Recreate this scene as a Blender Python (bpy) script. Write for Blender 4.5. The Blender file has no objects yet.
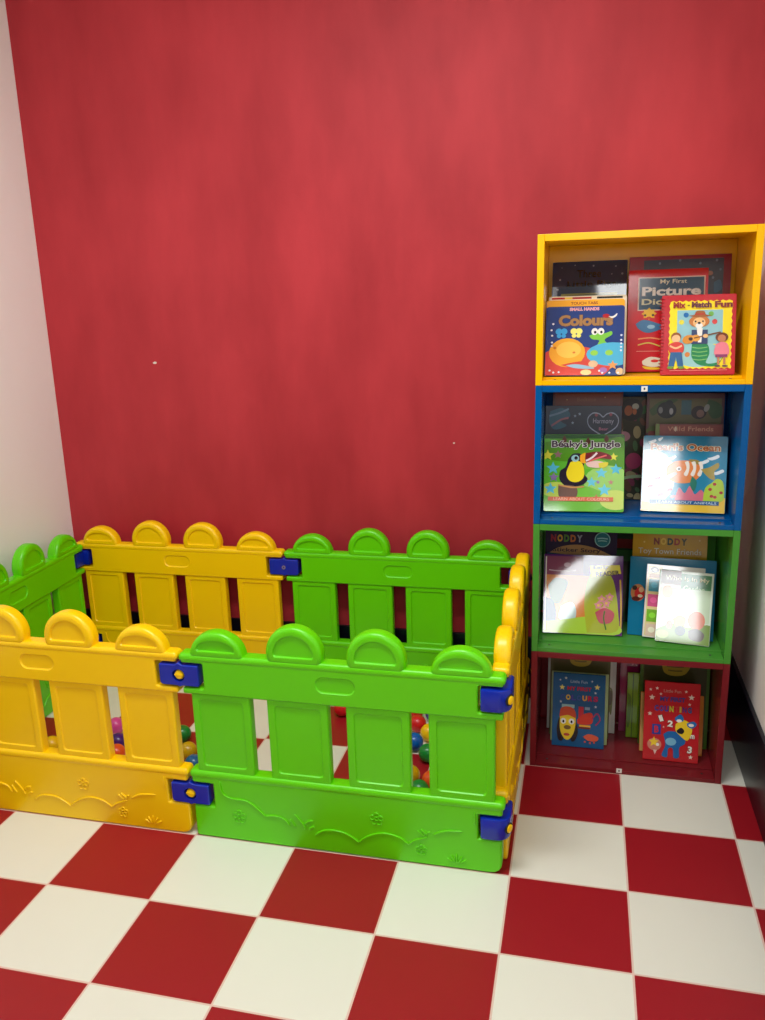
import bpy, bmesh, math, random
from mathutils import Vector, Matrix
R = math.radians
PI = math.pi
sc = bpy.context.scene

# ------------------------------------------------------------ camera, world, lights
cam_d = bpy.data.cameras.new('camera')
cam = bpy.data.objects.new('camera', cam_d)
sc.collection.objects.link(cam)
sc.camera = cam
YAW, PITCH, ROLL, FPX = -0.2431, -0.2513, -0.0316, 830.2
CX, CY, CZ = 1.6567, -1.8989, 1.4908
def cam_axes():
    cy, sy, cp, sp = math.cos(YAW), math.sin(YAW), math.cos(PITCH), math.sin(PITCH)
    f = Vector((sy*cp, cy*cp, sp)); rt = Vector((cy, -sy, 0)); up = rt.cross(f)
    cr, sr = math.cos(ROLL), math.sin(ROLL)
    return rt*cr + up*sr, -rt*sr + up*cr, f
_r, _u, _f = cam_axes()
cam.matrix_world = Matrix(((_r.x, _u.x, -_f.x, CX), (_r.y, _u.y, -_f.y, CY), (_r.z, _u.z, -_f.z, CZ), (0, 0, 0, 1)))
cam_d.sensor_fit = 'VERTICAL'; cam_d.sensor_height = 24.0; cam_d.lens = FPX/1020*24.0
cam_d.clip_start = 0.02

w = bpy.data.worlds.new('world'); sc.world = w; w.use_nodes = True
w.node_tree.nodes['Background'].inputs[0].default_value = (0.9, 0.95, 1, 1)
w.node_tree.nodes['Background'].inputs[1].default_value = 0.3
sc.view_settings.view_transform = 'Standard'
sc.view_settings.look = 'None'
sc.view_settings.gamma = 1
sc.view_settings.use_curve_mapping = False
sc.view_settings.exposure = 0.0

XL, XR, YB, YF, ZC = -0.40, 2.185, 1.03, -3.6, 2.85
LIGHTS = [  # x, y, size x, size y, power (ceiling panels of the room)
    (1.00, -0.60, 1.3, 0.30, 42),
    (1.76, -2.10, 0.5, 0.40, 9),
]
for i, (x, y, sx, sy, p) in enumerate(LIGHTS):
    ld = bpy.data.lights.new('ceiling_panel_light', 'AREA'); ld.shape = 'RECTANGLE'
    ld.size = sx; ld.size_y = sy; ld.energy = p; ld.color = (0.97, 0.995, 1.0)
    lo = bpy.data.objects.new('ceiling_panel_light', ld); sc.collection.objects.link(lo)
    lo.location = (x, y, ZC-0.045)
# daylight through the window in the wall behind the camera
WX0, WX1, WZ0, WZ1 = 1.60, 1.95, 1.75, 2.35
ld = bpy.data.lights.new('window_daylight', 'AREA'); ld.shape = 'RECTANGLE'
ld.size = WX1-WX0; ld.size_y = WZ1-WZ0; ld.energy = 11.5; ld.color = (0.93, 0.98, 1.0)
lo = bpy.data.objects.new('window_daylight', ld); sc.collection.objects.link(lo)
lo.location = ((WX0+WX1)/2, YF+0.012, (WZ0+WZ1)/2); lo.rotation_euler = (R(90), 0, 0)

# ------------------------------------------------------------ materials
def lin(c):
    return tuple(((v/255)/12.92 if v/255 <= 0.04045 else ((v/255+0.055)/1.055)**2.4) for v in c) + (1.0,)
_m = {}
def mat(name, rgb, rough=0.5, spec=0.5, bump=0.0, bscale=60, coat=0.0, vary=0.0, vscale=4.0, metal=0.0):
    if name in _m: return _m[name]
    m = bpy.data.materials.new(name); m.use_nodes = True; _m[name] = m
    nt = m.node_tree; b = nt.nodes['Principled BSDF']
    c = lin(rgb)
    b.inputs['Base Color'].default_value = c
    b.inputs['Roughness'].default_value = rough
    b.inputs['Specular IOR Level'].default_value = spec
    b.inputs['Metallic'].default_value = metal
    if coat: b.inputs['Coat Weight'].default_value = coat; b.inputs['Coat Roughness'].default_value = 0.08
    m.diffuse_color = c
    if bump or vary:
        tc = nt.nodes.new('ShaderNodeTexCoord')
    if vary:
        n = nt.nodes.new('ShaderNodeTexNoise'); n.inputs['Scale'].default_value = vscale; n.inputs['Detail'].default_value = 4
        nt.links.new(tc.outputs['Object'], n.inputs['Vector'])
        mx = nt.nodes.new('ShaderNodeMix'); mx.data_type = 'RGBA'
        mx.inputs[6].default_value = tuple(v*(1-vary) for v in c[:3])+(1,)
        mx.inputs[7].default_value = tuple(min(1, v*(1+vary)) for v in c[:3])+(1,)
        nt.links.new(n.outputs['Fac'], mx.inputs[0]); nt.links.new(mx.outputs[2], b.inputs['Base Color'])
    if bump:
        n2 = nt.nodes.new('ShaderNodeTexNoise'); n2.inputs['Scale'].default_value = bscale; n2.inputs['Detail'].default_value = 3
        nt.links.new(tc.outputs['Object'], n2.inputs['Vector'])
        bp = nt.nodes.new('ShaderNodeBump'); bp.inputs['Strength'].default_value = bump; bp.inputs['Distance'].default_value = 0.002
        nt.links.new(n2.outputs['Fac'], bp.inputs['Height']); nt.links.new(bp.outputs[0], b.inputs['Normal'])
    return m
def ink(rgb, gloss=0.10):
    k = 'print_%02x%02x%02x_%d' % (*rgb, int(gloss*100))
    return mat(k, rgb, gloss, 0.6 if gloss < 0.12 else 0.45)

GREEN = mat('green_plastic', (98, 212, 0), 0.32, 0.45, bump=0.05, bscale=90)
YELLOW = mat('yellow_plastic', (255, 208, 0), 0.32, 0.45, bump=0.05, bscale=90)
CLIPB = mat('blue_plastic', (12, 42, 170), 0.25, 0.5)
SILVER = mat('bolt_metal', (200, 200, 195), 0.3, 0.5, metal=0.8)
BLACKM = mat('dark_hole', (12, 12, 14), 0.6)
WHITEW = mat('white_wall_paint', (248, 245, 240), 0.6, 0.3, bump=0.15, bscale=40, vary=0.02, vscale=2)
CEILM = mat('ceiling_paint', (228, 226, 220), 0.8, 0.2)
BASEM = mat('navy_baseboard', (13, 16, 27), 0.3, 0.4, vary=0.1, vscale=6)
PAPER = mat('paper_pages', (232, 226, 208), 0.7, 0.2)

def wall_red():
    m = bpy.data.materials.new('red_wall_paint'); m.use_nodes = True
    nt = m.node_tree; b = nt.nodes['Principled BSDF']; L = nt.links.new
    tc = nt.nodes.new('ShaderNodeTexCoord')
    def noise(scale, vec, detail=4, rough=0.5):
        mp = nt.nodes.new('ShaderNodeMapping'); mp.inputs['Scale'].default_value = vec
        L(tc.outputs['Object'], mp.inputs['Vector'])
        n = nt.nodes.new('ShaderNodeTexNoise'); n.inputs['Scale'].default_value = scale
        n.inputs['Detail'].default_value = detail; n.inputs['Roughness'].default_value = rough
        L(mp.outputs[0], n.inputs['Vector']); return n
    a = noise(5.0, (1.0, 1.0, 0.38)); c = noise(2.0, (1, 1, 0.8)); d = noise(22, (1, 1, 0.3), 3)
    def mul(x, k):
        q = nt.nodes.new('ShaderNodeMath'); q.operation = 'MULTIPLY'; L(x, q.inputs[0]); q.inputs[1].default_value = k; return q.outputs[0]
    def add(x, y):
        q = nt.nodes.new('ShaderNodeMath'); q.operation = 'ADD'; L(x, q.inputs[0]); L(y, q.inputs[1]); return q.outputs[0]
    s = add(add(mul(a.outputs['Fac'], 0.55), mul(c.outputs['Fac'], 0.3)), mul(d.outputs['Fac'], 0.15))
    cr = nt.nodes.new('ShaderNodeValToRGB')
    cr.color_ramp.elements[0].position = 0.36; cr.color_ramp.elements[0].color = lin((170, 42, 50))
    cr.color_ramp.elements[1].position = 0.64; cr.color_ramp.elements[1].color = lin((196, 56, 64))
    L(s, cr.inputs[0]); L(cr.outputs[0], b.inputs['Base Color'])
    b.inputs['Roughness'].default_value = 0.55; b.inputs['Specular IOR Level'].default_value = 0.3
    n2 = noise(55, (1, 1, 0.6), 3)
    bp = nt.nodes.new('ShaderNodeBump'); bp.inputs['Strength'].default_value = 0.2; bp.inputs['Distance'].default_value = 0.002
    L(n2.outputs['Fac'], bp.inputs['Height']); L(bp.outputs[0], b.inputs['Normal'])
    return m
REDW = wall_red()

def floor_mat():
    m = bpy.data.materials.new('checkerboard_vinyl'); m.use_nodes = True
    nt = m.node_tree; b = nt.nodes['Principled BSDF']; L = nt.links.new
    tc = nt.nodes.new('ShaderNodeTexCoord'); sx = nt.nodes.new('ShaderNodeSeparateXYZ'); L(tc.outputs['Object'], sx.inputs[0])
    def M(op, *a):
        q = nt.nodes.new('ShaderNodeMath'); q.operation = op
        for i, v in enumerate(a):
            if isinstance(v, (int, float)): q.inputs[i].default_value = v
            else: L(v, q.inputs[i])
        return q.outputs[0]
    PX, PY = 0.300, 0.2735
    gx = M('DIVIDE', sx.outputs[0], PX); gy = M('DIVIDE', sx.outputs[1], PY)
    fx, fy = M('FLOOR', gx), M('FLOOR', gy)
    par = M('FLOORED_MODULO', M('ADD', fx, fy), 2.0)         # 1 = white
    ex = M('MULTIPLY', M('PINGPONG', gx, 0.5), PX)           # distance to the nearest seam
    ey = M('MULTIPLY', M('PINGPONG', gy, 0.5), PY)
    seam = M('LESS_THAN', M('MINIMUM', ex, ey), 0.0024)
    n = nt.nodes.new('ShaderNodeTexNoise'); n.inputs['Scale'].default_value = 3; n.inputs['Detail'].default_value = 4
    L(tc.outputs['Object'], n.inputs['Vector'])
    # each tile has a slightly different tone
    tile = nt.nodes.new('ShaderNodeTexWhiteNoise'); tile.noise_dimensions = '2D'
    cv = nt.nodes.new('ShaderNodeCombineXYZ'); L(fx, cv.inputs[0]); L(fy, cv.inputs[1]); L(cv.outputs[0], tile.inputs['Vector'])
    var = M('ADD', M('MULTIPLY', n.outputs['Fac'], 0.5), M('MULTIPLY', tile.outputs['Value'], 0.5))
    def mix(f, a, c):
        q = nt.nodes.new('ShaderNodeMix'); q.data_type = 'RGBA'; L(f, q.inputs[0])
        for i, v in ((6, a), (7, c)):
            if isinstance(v, tuple): q.inputs[i].default_value = v
            else: L(v, q.inputs[i])
        return q.outputs[2]
    red = mix(var, lin((146, 18, 30)), lin((158, 24, 34)))
    wht = mix(var, lin((222, 221, 208)), lin((230, 229, 214)))
    col = mix(par, red, wht)
    col = mix(seam, col, lin((222, 190, 176)))
    L(col, b.inputs['Base Color'])
    b.inputs['Roughness'].default_value = 0.42; b.inputs['Specular IOR Level'].default_value = 0.35
    n2 = nt.nodes.new('ShaderNodeTexNoise'); n2.inputs['Scale'].default_value = 140; L(tc.outputs['Object'], n2.inputs['Vector'])
    bp = nt.nodes.new('ShaderNodeBump'); bp.inputs['Strength'].default_value = 0.06; bp.inputs['Distance'].default_value = 0.001
    L(n2.outputs['Fac'], bp.inputs['Height']); L(bp.outputs[0], b.inputs['Normal'])
    return m
FLOORM = floor_mat()

# ------------------------------------------------------------ helpers
def link(o, parent=None):
    sc.collection.objects.link(o)
    if parent: o.parent = parent
    return o
def obj(name, bm, mats, parent=None, smooth=True, wn=False, angle=38):
    me = bpy.data.meshes.new(name); bm.to_mesh(me); bm.free()
    for m in (mats if isinstance(mats, (list, tuple)) else [mats]): me.materials.append(m)
    if smooth:
        for p in me.polygons: p.use_smooth = True
        me.set_sharp_from_angle(angle=R(angle))
    o = link(bpy.data.objects.new(name, me), parent)
    if wn:
        md = o.modifiers.new('wn', 'WEIGHTED_NORMAL'); md.keep_sharp = True; md.weight = 80
    return o
def thing(name, label, cat, loc=(0, 0, 0), rot=(0, 0, 0), group=None):
    o = link(bpy.data.objects.new(name, None)); o.location = loc; o.rotation_euler = rot
    o.empty_display_size = 0.05
    o['label'] = label; o['category'] = cat
    if group: o['group'] = group
    return o
def copy_tree(root):
    def rec(o, par):
        c = o.copy(); sc.collection.objects.link(c); c.parent = par
        for ch in [x for x in bpy.data.objects if x.parent == o]:
            rec(ch, c)
        return c
    return rec(root, None)
def add_box(bm, x0, x1, y0, y1, z0, z1, mi=0, bev=0.0):
    r = bmesh.ops.create_cube(bm, size=1.0)
    vs = r['verts']
    for v in vs:
        v.co = Vector(((x0+x1)/2+v.co.x*(x1-x0), (y0+y1)/2+v.co.y*(y1-y0), (z0+z1)/2+v.co.z*(z1-z0)))
    fs = set(f for v in vs for f in v.link_faces)
    for f in fs: f.material_index = mi
    if bev:
        es = list(set(e for v in vs for e in v.link_edges))
        rb = bmesh.ops.bevel(bm, geom=es, offset=bev, segments=2, affect='EDGES', profile=0.5)
        for f in rb['faces']: f.material_index = mi
def rrect(x0, x1, z0, z1, r, n=6, rin=0.0015):
    def s(i):
        a, b, c, d = x0+i, x1-i, z0+i, z1-i
        rr = max(r-i, 0.0015) if i < 0.012 else max(rin, 0.0015)
        P = []
        for cx, cz, a0 in ((b-rr, c+rr, -90), (b-rr, d-rr, 0), (a+rr, d-rr, 90), (a+rr, c+rr, 180)):
            for k in range(n+1):
                t = R(a0+90*k/n); P.append((cx+rr*math.cos(t), cz+rr*math.sin(t)))
        return P
    return s
def arch(cx, z0, rad, zc, n=28):
    """half disc on a short straight base from z0, centre zc"""
    def s(i):
        r = rad-i; P = []
        rr = 0.004
        P.append((cx-r+rr, z0+i)); P.append((cx, z0+i)); P.append((cx+r-rr, z0+i))
        for k in range(n+1):
            t = PI*k/n
            P.append((cx+r*math.cos(t), max(zc, z0+i+rr)+(r if zc > z0+i+rr else max(zc+r-(z0+i+rr), .001))*math.sin(t)))
        return P
    return s
def poly(points, r=0.006, n=4):
    """rounded polygon (CCW); inset by moving the straight edges"""
    def s(i):
        P = []
        N = len(points); rs = r if isinstance(r, (list, tuple)) else [r]*len(points)
        off = []
        for k in range(N):
            a = Vector(points[k]); b = Vector(points[(k+1) % N]); d = (b-a).normalized(); nrm = Vector((-d.y, d.x))
            off.append((a+nrm*i, d))
        C = []
        for k in range(N):
            (a, d), (b, e) = off[k-1], off[k]
            den = d.x*e.y-d.y*e.x
            t = ((b-a).x*e.y-(b-a).y*e.x)/den
            C.append((a+d*t, d, e, den))
        for k, (c, d, e, den) in enumerate(C):
            rr = max(rs[k]-i, 0.001) if den > 0 else rs[k]+i
            p0 = c-d*rr; p1 = c+e*rr
            for k in range(n+1):
                t = k/n
                P.append(tuple(p0*(1-t)**2+c*2*t*(1-t)+p1*t*t))
        return P
    return s
def loft(bm, shape, prof, mi=0, capf=True, capb=True, holes=None):
    """shape(inset)->[(x,z)]; prof=[(inset,y)] front cap -> back cap"""
    rings = []
    for i, y in prof:
        rings.append([bm.verts.new((x, y, z)) for x, z in shape(i)])
    n = len(rings[0])
    for a, b in zip(rings, rings[1:]):
        for k in range(n):
            f = bm.faces.new((a[k], b[k], b[(k+1) % n], a[(k+1) % n])); f.material_index = mi
    for ring, flip, do in ((rings[0], False, capf), (rings[-1], True, capb)):
        if do:
            f = bm.faces.new(ring if not flip else ring[::-1]); f.material_index = mi
    return rings
def cap_with_hole(bm, outer, hole):
    """flat cap between a closed loop and a hole in it (both CCW seen from -y): two halves"""
    def best(loop, sx, sz): return max(range(len(loop)), key=lambda k: sx*loop[k].co.x+sz*loop[k].co.z)
    oa, ob = best(outer, -1, 1), best(outer, 1, -1)
    ha, hb = best(hole, -1, 1), best(hole, 1, -1)
    def seg(loop, i, j):
        out = [loop[i]]
        while i != j: i = (i+1) % len(loop); out.append(loop[i])
        return out
    bm.faces.new(seg(outer, oa, ob)+seg(hole, ha, hb)[::-1])
    bm.faces.new(seg(outer, ob, oa)+seg(hole, hb, ha)[::-1])
def edge_prof(t, b, y0=0.0, n=4, rec=None, both=True):
    """rounded slab profile of thickness t and edge radius b; rec=(inset, depth) adds a sunken field"""
    h = t/2; P = []
    if rec:
        ri, rd = rec
        P += [(ri+0.010, y0-h+rd), (ri+0.0026, y0-h+rd), (ri+0.0012, y0-h+rd*0.85), (ri, y0-h+rd*0.12), (ri-0.0012, y0-h)]
    for k in range(n+1):
        a = PI/2*k/n; P.append((b*(1-math.sin(a)), y0-h+b*(1-math.cos(a))))
    Q = [(i, 2*y0-y) for i, y in P[::-1]]
    return P+Q
def tube(bm, pts, r, n=6, mi=0):
    pts = [Vector(p) for p in pts]; rings = []
    for i, p in enumerate(pts):
        d = (pts[min(i+1, len(pts)-1)]-pts[max(i-1, 0)]).normalized()
        a = Vector((0, 1, 0)) if abs(d.y) < 0.9 else Vector((1, 0, 0))
        u = d.cross(a).normalized(); v = d.cross(u)
        rad = r*(0.35 if i in (0, len(pts)-1) else 1)
        rings.append([bm.verts.new(p+(u*math.cos(2*PI*k/n)+v*math.sin(2*PI*k/n))*rad) for k in range(n)])
    for a, b in zip(rings, rings[1:]):
        for k in range(n):
            f = bm.faces.new((a[k], a[(k+1) % n], b[(k+1) % n], b[k])); f.material_index = mi
    bm.faces.new(rings[0][::-1]).material_index = mi; bm.faces.new(rings[-1]).material_index = mi
def spline(P, k=8):
    """catmull-rom through 2-D points"""
    out = []; n = len(P)
    for i in range(n-1):
        p0, p1, p2, p3 = P[max(i-1, 0)], P[i], P[i+1], P[min(i+2, n-1)]
        for j in range(k):
            t = j/k
            out.append(tuple(0.5*((2*p1[a])+(-p0[a]+p2[a])*t+(2*p0[a]-5*p1[a]+4*p2[a]-p3[a])*t*t+(-p0[a]+3*p1[a]-3*p2[a]+p3[a])*t**3) for a in range(len(p1))))
    out.append(tuple(P[-1])); return out
def cyl_y(bm, cx, cz, r, y0, y1, n=24, mi=0, dome=0.0):
    """capped cylinder along y, front at y0"""
    rings = []
    for rr, y in ((r, y0+dome), (r, y1)):
        rings.append([bm.verts.new((cx+rr*math.cos(2*PI*k/n), y, cz+rr*math.sin(2*PI*k/n))) for k in range(n)])
    if dome:
        inner = [bm.verts.new((cx+.5*r*math.cos(2*PI*k/n), y0, cz+.5*r*math.sin(2*PI*k/n))) for k in range(n)]
        rings.insert(0, inner)
    for a, b in zip(rings, rings[1:]):
        for k in range(n):
            bm.faces.new((a[k], b[k], b[(k+1) % n], a[(k+1) % n])).material_index = mi
    bm.faces.new(rings[0]).material_index = mi; bm.faces.new(rings[-1][::-1]).material_index = mi
def ring_y(bm, cx, cz, r0, r1, y0, y1, n=24, mi=0):
    P = [(r0, y1), (r0, y0), (r1, y0), (r1, y1)]
    rings = [[bm.verts.new((cx+r*math.cos(2*PI*k/n), y, cz+r*math.sin(2*PI*k/n))) for k in range(n)] for r, y in P]
    for a, b in zip(rings, rings[1:]+rings[:1]):
        for k in range(n):
            bm.faces.new((a[k], b[k], b[(k+1) % n], a[(k+1) % n])).material_index = mi

# ------------------------------------------------------------ the room
def struct(name, bm, m, parent=None, smooth=False):
    o = obj(name, bm, m, parent, smooth=smooth)
    if not parent: o['kind'] = 'structure'
    return o
T = 0.1
b = bmesh.new(); add_box(b, XL-T, XR+T, YF-T, YB+T, -0.1, 0); struct('floor', b, FLOORM)
b = bmesh.new(); add_box(b, XL-T, XR+T, YF-T, YB+T, ZC, ZC+0.1); struct('ceiling', b, CEILM)
b = bmesh.new(); add_box(b, XL-T, XR+T, YB, YB+T, 0, ZC); wb = struct('wall_back', b, REDW)
b = bmesh.new(); add_box(b, XL-T, XL, YF, YB, 0, ZC); struct('wall_left', b, WHITEW)
b = bmesh.new(); add_box(b, XR, XR+T, YF, YB, 0, ZC); struct('wall_right', b, WHITEW)
b = bmesh.new(); add_box(b, XL-T, XR+T, YF-T, YF, 0, ZC); struct('wall_front', b, mat('taupe_wall_paint', (112, 100, 94), 0.7, 0.2))
BH = 0.245
for nm, bx in (('baseboard_back', (XL, XR, YB-0.014, YB-0.0002)), ('baseboard_right', (XR-0.014, XR-0.0002, YF, YB-0.014)),
               ('baseboard_left', (XL+0.0002, XL+0.014, YF, YB-0.014)), ('baseboard_front', (XL+.014, XR-.014, YF+0.0002, YF+0.014))):
    b = bmesh.new(); add_box(b, *bx, 0.0002, BH, bev=0.002); struct(nm, b, BASEM)
# small chips in the red paint
for cx, cz, s in ((0.050, 1.272, 0.007), (1.203, 0.973, 0.004)):
    b = bmesh.new(); rnd = random.Random(int(cx*100))
    vs = [b.verts.new((cx+s*1.4*math.cos(a*PI/4)*rnd.uniform(.6, 1), YB-0.0006, cz+s*.8*math.sin(a*PI/4)*rnd.uniform(.6, 1))) for a in range(8)]
    f = b.faces.new(vs); ex = bmesh.ops.extrude_face_region(b, geom=[f])
    for v in ex['geom']:
        if isinstance(v, bmesh.types.BMVert): v.co.y = YB+0.0003
    obj('paint_chip', b, mat('bare_plaster', (225, 215, 200), 0.8), wb, smooth=False)
# ceiling light fittings around the area lights
b = bmesh.new()      # the window frame around the daylight
for bx in ((WX0-.06, WX1+.06, WZ0-.06, WZ0), (WX0-.06, WX1+.06, WZ1, WZ1+.06), (WX0-.06, WX0, WZ0, WZ1), (WX1, WX1+.06, WZ0, WZ1)):
    add_box(b, bx[0], bx[1], YF+.0005, YF+.035, bx[2], bx[3])
struct('window_1', b, mat('window_frame_paint', (235, 235, 232), 0.4))
for (x, y, sx, sy, p), lb in zip(LIGHTS, ('long ceiling light nearest the red wall, above the pen', 'long ceiling light nearest the window wall')):
    t = thing('ceiling_light', lb, 'ceiling light', (x, y, ZC), group='ceiling lights')
    b = bmesh.new()
    for bx in ((-sx/2-.03, sx/2+.03, -sy/2-.03, -sy/2), (-sx/2-.03, sx/2+.03, sy/2, sy/2+.03), (-sx/2-.03, -sx/2, -sy/2, sy/2), (sx/2, sx/2+.03, -sy/2, sy/2)):
        add_box(b, *bx, -0.04, -0.0005)
    obj('frame', b, CEILM, t, smooth=False)

# ------------------------------------------------------------ fence panels
PW = 0.889
def make_panel(m, label, group):
    t = thing('picket_fence', label, 'play fence', group=group)
    hw = PW/2
    # base board with its rim, notches for the clips and the moulded meadow
    bm = bmesh.new()
    a = hw-0.006; nd = 0.063
    body = poly([(-a, 0), (a, 0), (a, 0.100), (a-nd, 0.100), (a-nd, 0.172), (a, 0.172), (a, 0.200), (-a, 0.200), (-a, 0.172), (-a+nd, 0.172), (-a+nd, 0.100), (-a, 0.100)], [.012, .034, .008, .0015, .0015, .008, .006, .006, .008, .0015, .0015, .008])
    loft(bm, body, edge_prof(0.042, 0.007))
    loft(bm, rrect(-hw, hw, 0.186, 0.212, 0.0128), edge_prof(0.0465, 0.0115, n=6))
    def px(u, v):   # moulding drawn over the board, u 0..1 along, v up in metres
        return (-a+u*2*a, v)
    lines = [[(-0.352, 0.184), (-0.350, 0.158), (-0.340, 0.142), (-0.318, 0.134), (-0.29, 0.134), (-0.264, 0.127), (-0.24, 0.108), (-0.222, 0.090)],
             [(-0.222, 0.090), (-0.195, 0.095), (-0.165, 0.088), (-0.150, 0.068)],
             [(-0.076, 0.050), (-0.055, 0.066), (-0.026, 0.072), (0.005, 0.069), (0.032, 0.056), (0.048, 0.044)],
             [(0.048, 0.044), (0.070, 0.064), (0.105, 0.080), (0.135, 0.082), (0.165, 0.074), (0.188, 0.058)],
             [(0.188, 0.058), (0.200, 0.070), (0.222, 0.080), (0.240, 0.088)], [(0.255, 0.096), (0.285, 0.112), (0.333, 0.117)],
             [(0.366, 0.180), (0.367, 0.141)]]
    def blade(*P): lines.append([(p[0], p[1]) for p in P])
    blade((-0.148, 0.092), (-0.141, 0.080), (-0.133, 0.068)); blade((-0.135, 0.108), (-0.124, 0.096), (-0.110, 0.078), (-0.104, 0.066))
    blade((-0.082, 0.094), (-0.095, 0.091), (-0.106, 0.080)); blade((-0.078, 0.076), (-0.086, 0.074), (-0.094, 0.065))
    blade((0.212, 0.104), (0.222, 0.096), (0.230, 0.090)); blade((0.222, 0.110), (0.231, 0.102), (0.240, 0.095)); blade((0.248, 0.106), (0.240, 0.100))
    for dx, dz in ((-.026, .012), (-.015, .022), (0, .028), (.015, .022), (.026, .012)): blade((0.318+dx*.3, 0.020), (0.318+dx, 0.020+dz))
    def flower(u, v, s):
        cx, cz = u, v
        for k in range(5):
            an = 2*PI*k/5+.3
            c2 = (cx+math.cos(an)*s, cz+math.sin(an)*s)
            loop = [(c2[0]+.6*s*math.cos(q*PI/4), c2[1]+.6*s*math.sin(q*PI/4)) for q in range(9)]
            circ.append(loop)
        circ.append([(cx+.45*s*math.cos(q*PI/4), cz+.45*s*math.sin(q*PI/4)) for q in range(9)])
    circ = []
    flower(-0.300, 0.078, 0.013); flower(0.100, 0.124, 0.012); flower(0.222, 0.046, 0.010)
    for sgn in (-1, 1):
        y = sgn*0.0215
        for ln in lines:
            P = spline(ln, 5)
            if sgn > 0: P = [(-x, z) for x, z in P]
            tube(bm, [(x, y, z) for x, z in P], 0.0034)
        for lp in circ:
            P = lp if sgn < 0 else [(-x, z) for x, z in lp]
            tube(bm, [(x, y, z) for x, z in P], 0.0022)
    o = obj('base_board', bm, m, t, wn=True, angle=60)
    # top rail
    bm = bmesh.new()
    z0, z1 = 0.448, 0.560
    rail = poly([(-a, z0), (a, z0), (a, z0+.018), (a-nd, z0+.018), (a-nd, 0.540), (a, 0.540), (a, z1), (-a, z1), (-a, 0.540), (-a+nd, 0.540), (-a+nd, z0+.018), (-a, z0+.018)], 0.0055)
    rings = loft(bm, rail, edge_prof(0.043, 0.006), capf=False, capb=False)
    # moulded grip: a sunken stadium in each face
    hs = rrect(-0.056, 0.056, 0.482, 0.531, 0.024, 8)
    for ring, s in ((rings[0], -1), (rings[-1], 1)):
        yf = s*0.0215
        lo = []
        for i, y in ((0, yf), (0.0012, yf-s*0.0005), (0.0028, yf-s*0.0035), (0.006, yf-s*0.0045)):
            lo.append([bm.verts.new((x, y, z)) for x, z in hs(i)])
        n = len(lo[0])
        for p, q in zip(lo, lo[1:]):
            for k in range(n): bm.faces.new((p[k], p[(k+1) % n], q[(k+1) % n], q[k]))
        bm.faces.new(lo[-1])
        cap_with_hole(bm, ring, lo[0])
    loft(bm, rrect(-hw, hw, 0.542, 0.568, 0.0128), edge_prof(0.0465, 0.0115, n=6))
    bmesh.ops.recalc_face_normals(bm, faces=bm.faces)
    obj('top_rail', bm, m, t, wn=True, angle=60)
    # pickets: sunken slat below, rounded cap above the rail
    for k, cx in enumerate((-0.332, -0.111, 0.111, 0.332)):
        bm = bmesh.new()
        loft(bm, rrect(cx-0.086, cx+0.086, 0.206, 0.453, 0.006, rin=0.011), edge_prof(0.032, 0.006, rec=(0.021, 0.0045)))
        top = 0.663 if k in (1, 2) else 0.634
        r = 0.079
        loft(bm, arch(cx, 0.555, r, top-r), edge_prof(0.045, 0.014, rec=(0.023, 0.0055)))
        bmesh.ops.recalc_face_normals(bm, faces=bm.faces)
        obj('picket', bm, m, t, wn=True, angle=60)
    return t
YC = 0.020       # centre plane of the front row
BC = 0.955       # centre plane of the back row
def place(t, x, y, rz):
    t.location = (x, y, 0.0006); t.rotation_euler = (0, 0, rz)
gp = make_panel(GREEN, 'bright green plastic picket panel in the front row, nearest to the camera', 'green plastic fence panels')
yp = make_panel(YELLOW, 'yellow plastic picket panel at the left of the front row, cut by the photo edge', 'yellow plastic fence panels')
place(gp, 1.042, YC, 0); place(yp, 0.150, YC, 0)
g2 = copy_tree(gp); place(g2, 1.005, BC, PI); g2['label'] = 'green plastic picket panel in the back row, standing before the red wall'
g3 = copy_tree(gp); place(g3, -0.292, 0.4875, -PI/2+0.035); g3.scale.x = 0.975; g3['label'] = 'green plastic picket panel on the left side, along the white wall'
y2 = copy_tree(yp); place(y2, 0.113, BC, PI); y2['label'] = 'yellow plastic picket panel in the back row, left of the green one'
y3 = copy_tree(yp); place(y3, 1.468, 0.4875, PI/2); y3.scale.x = 0.982; y3['label'] = 'yellow plastic picket panel seen edge-on beside the bookshelf'

# ------------------------------------------------------------ blue clips
def straight_clip(name):
    bm = bmesh.new()
    w, h, th = 0.116, 0.062, 0.042
    s = poly([(-w/2, -h/2), (-.008, -h/2), (0, -h/2-.004), (.008, -h/2), (w/2, -h/2), (w/2, h/2), (.010, h/2), (0, h/2+.007), (-.010, h/2), (-w/2, h/2)], [.012, .003, .002, .003, .005, .005, .003, .003, .003, .005], 4)
    rings = loft(bm, s, edge_prof(th, 0.004), capf=False, capb=False)
    hr = 0.0185; n = 24
    hl = [[bm.verts.new((hr*math.cos(2*PI*k/n), y, hr*math.sin(2*PI*k/n))) for k in range(n)] for y in (-th/2, -th/2+0.02)]
    for k in range(n): bm.faces.new((hl[0][k], hl[0][(k+1) % n], hl[1][(k+1) % n], hl[1][k]))
    bm.faces.new(hl[1])
    cap_with_hole(bm, rings[0], hl[0])
    bm.faces.new(rings[-1][::-1])
    bmesh.ops.recalc_face_normals(bm, faces=bm.faces)
    return bm
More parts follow.
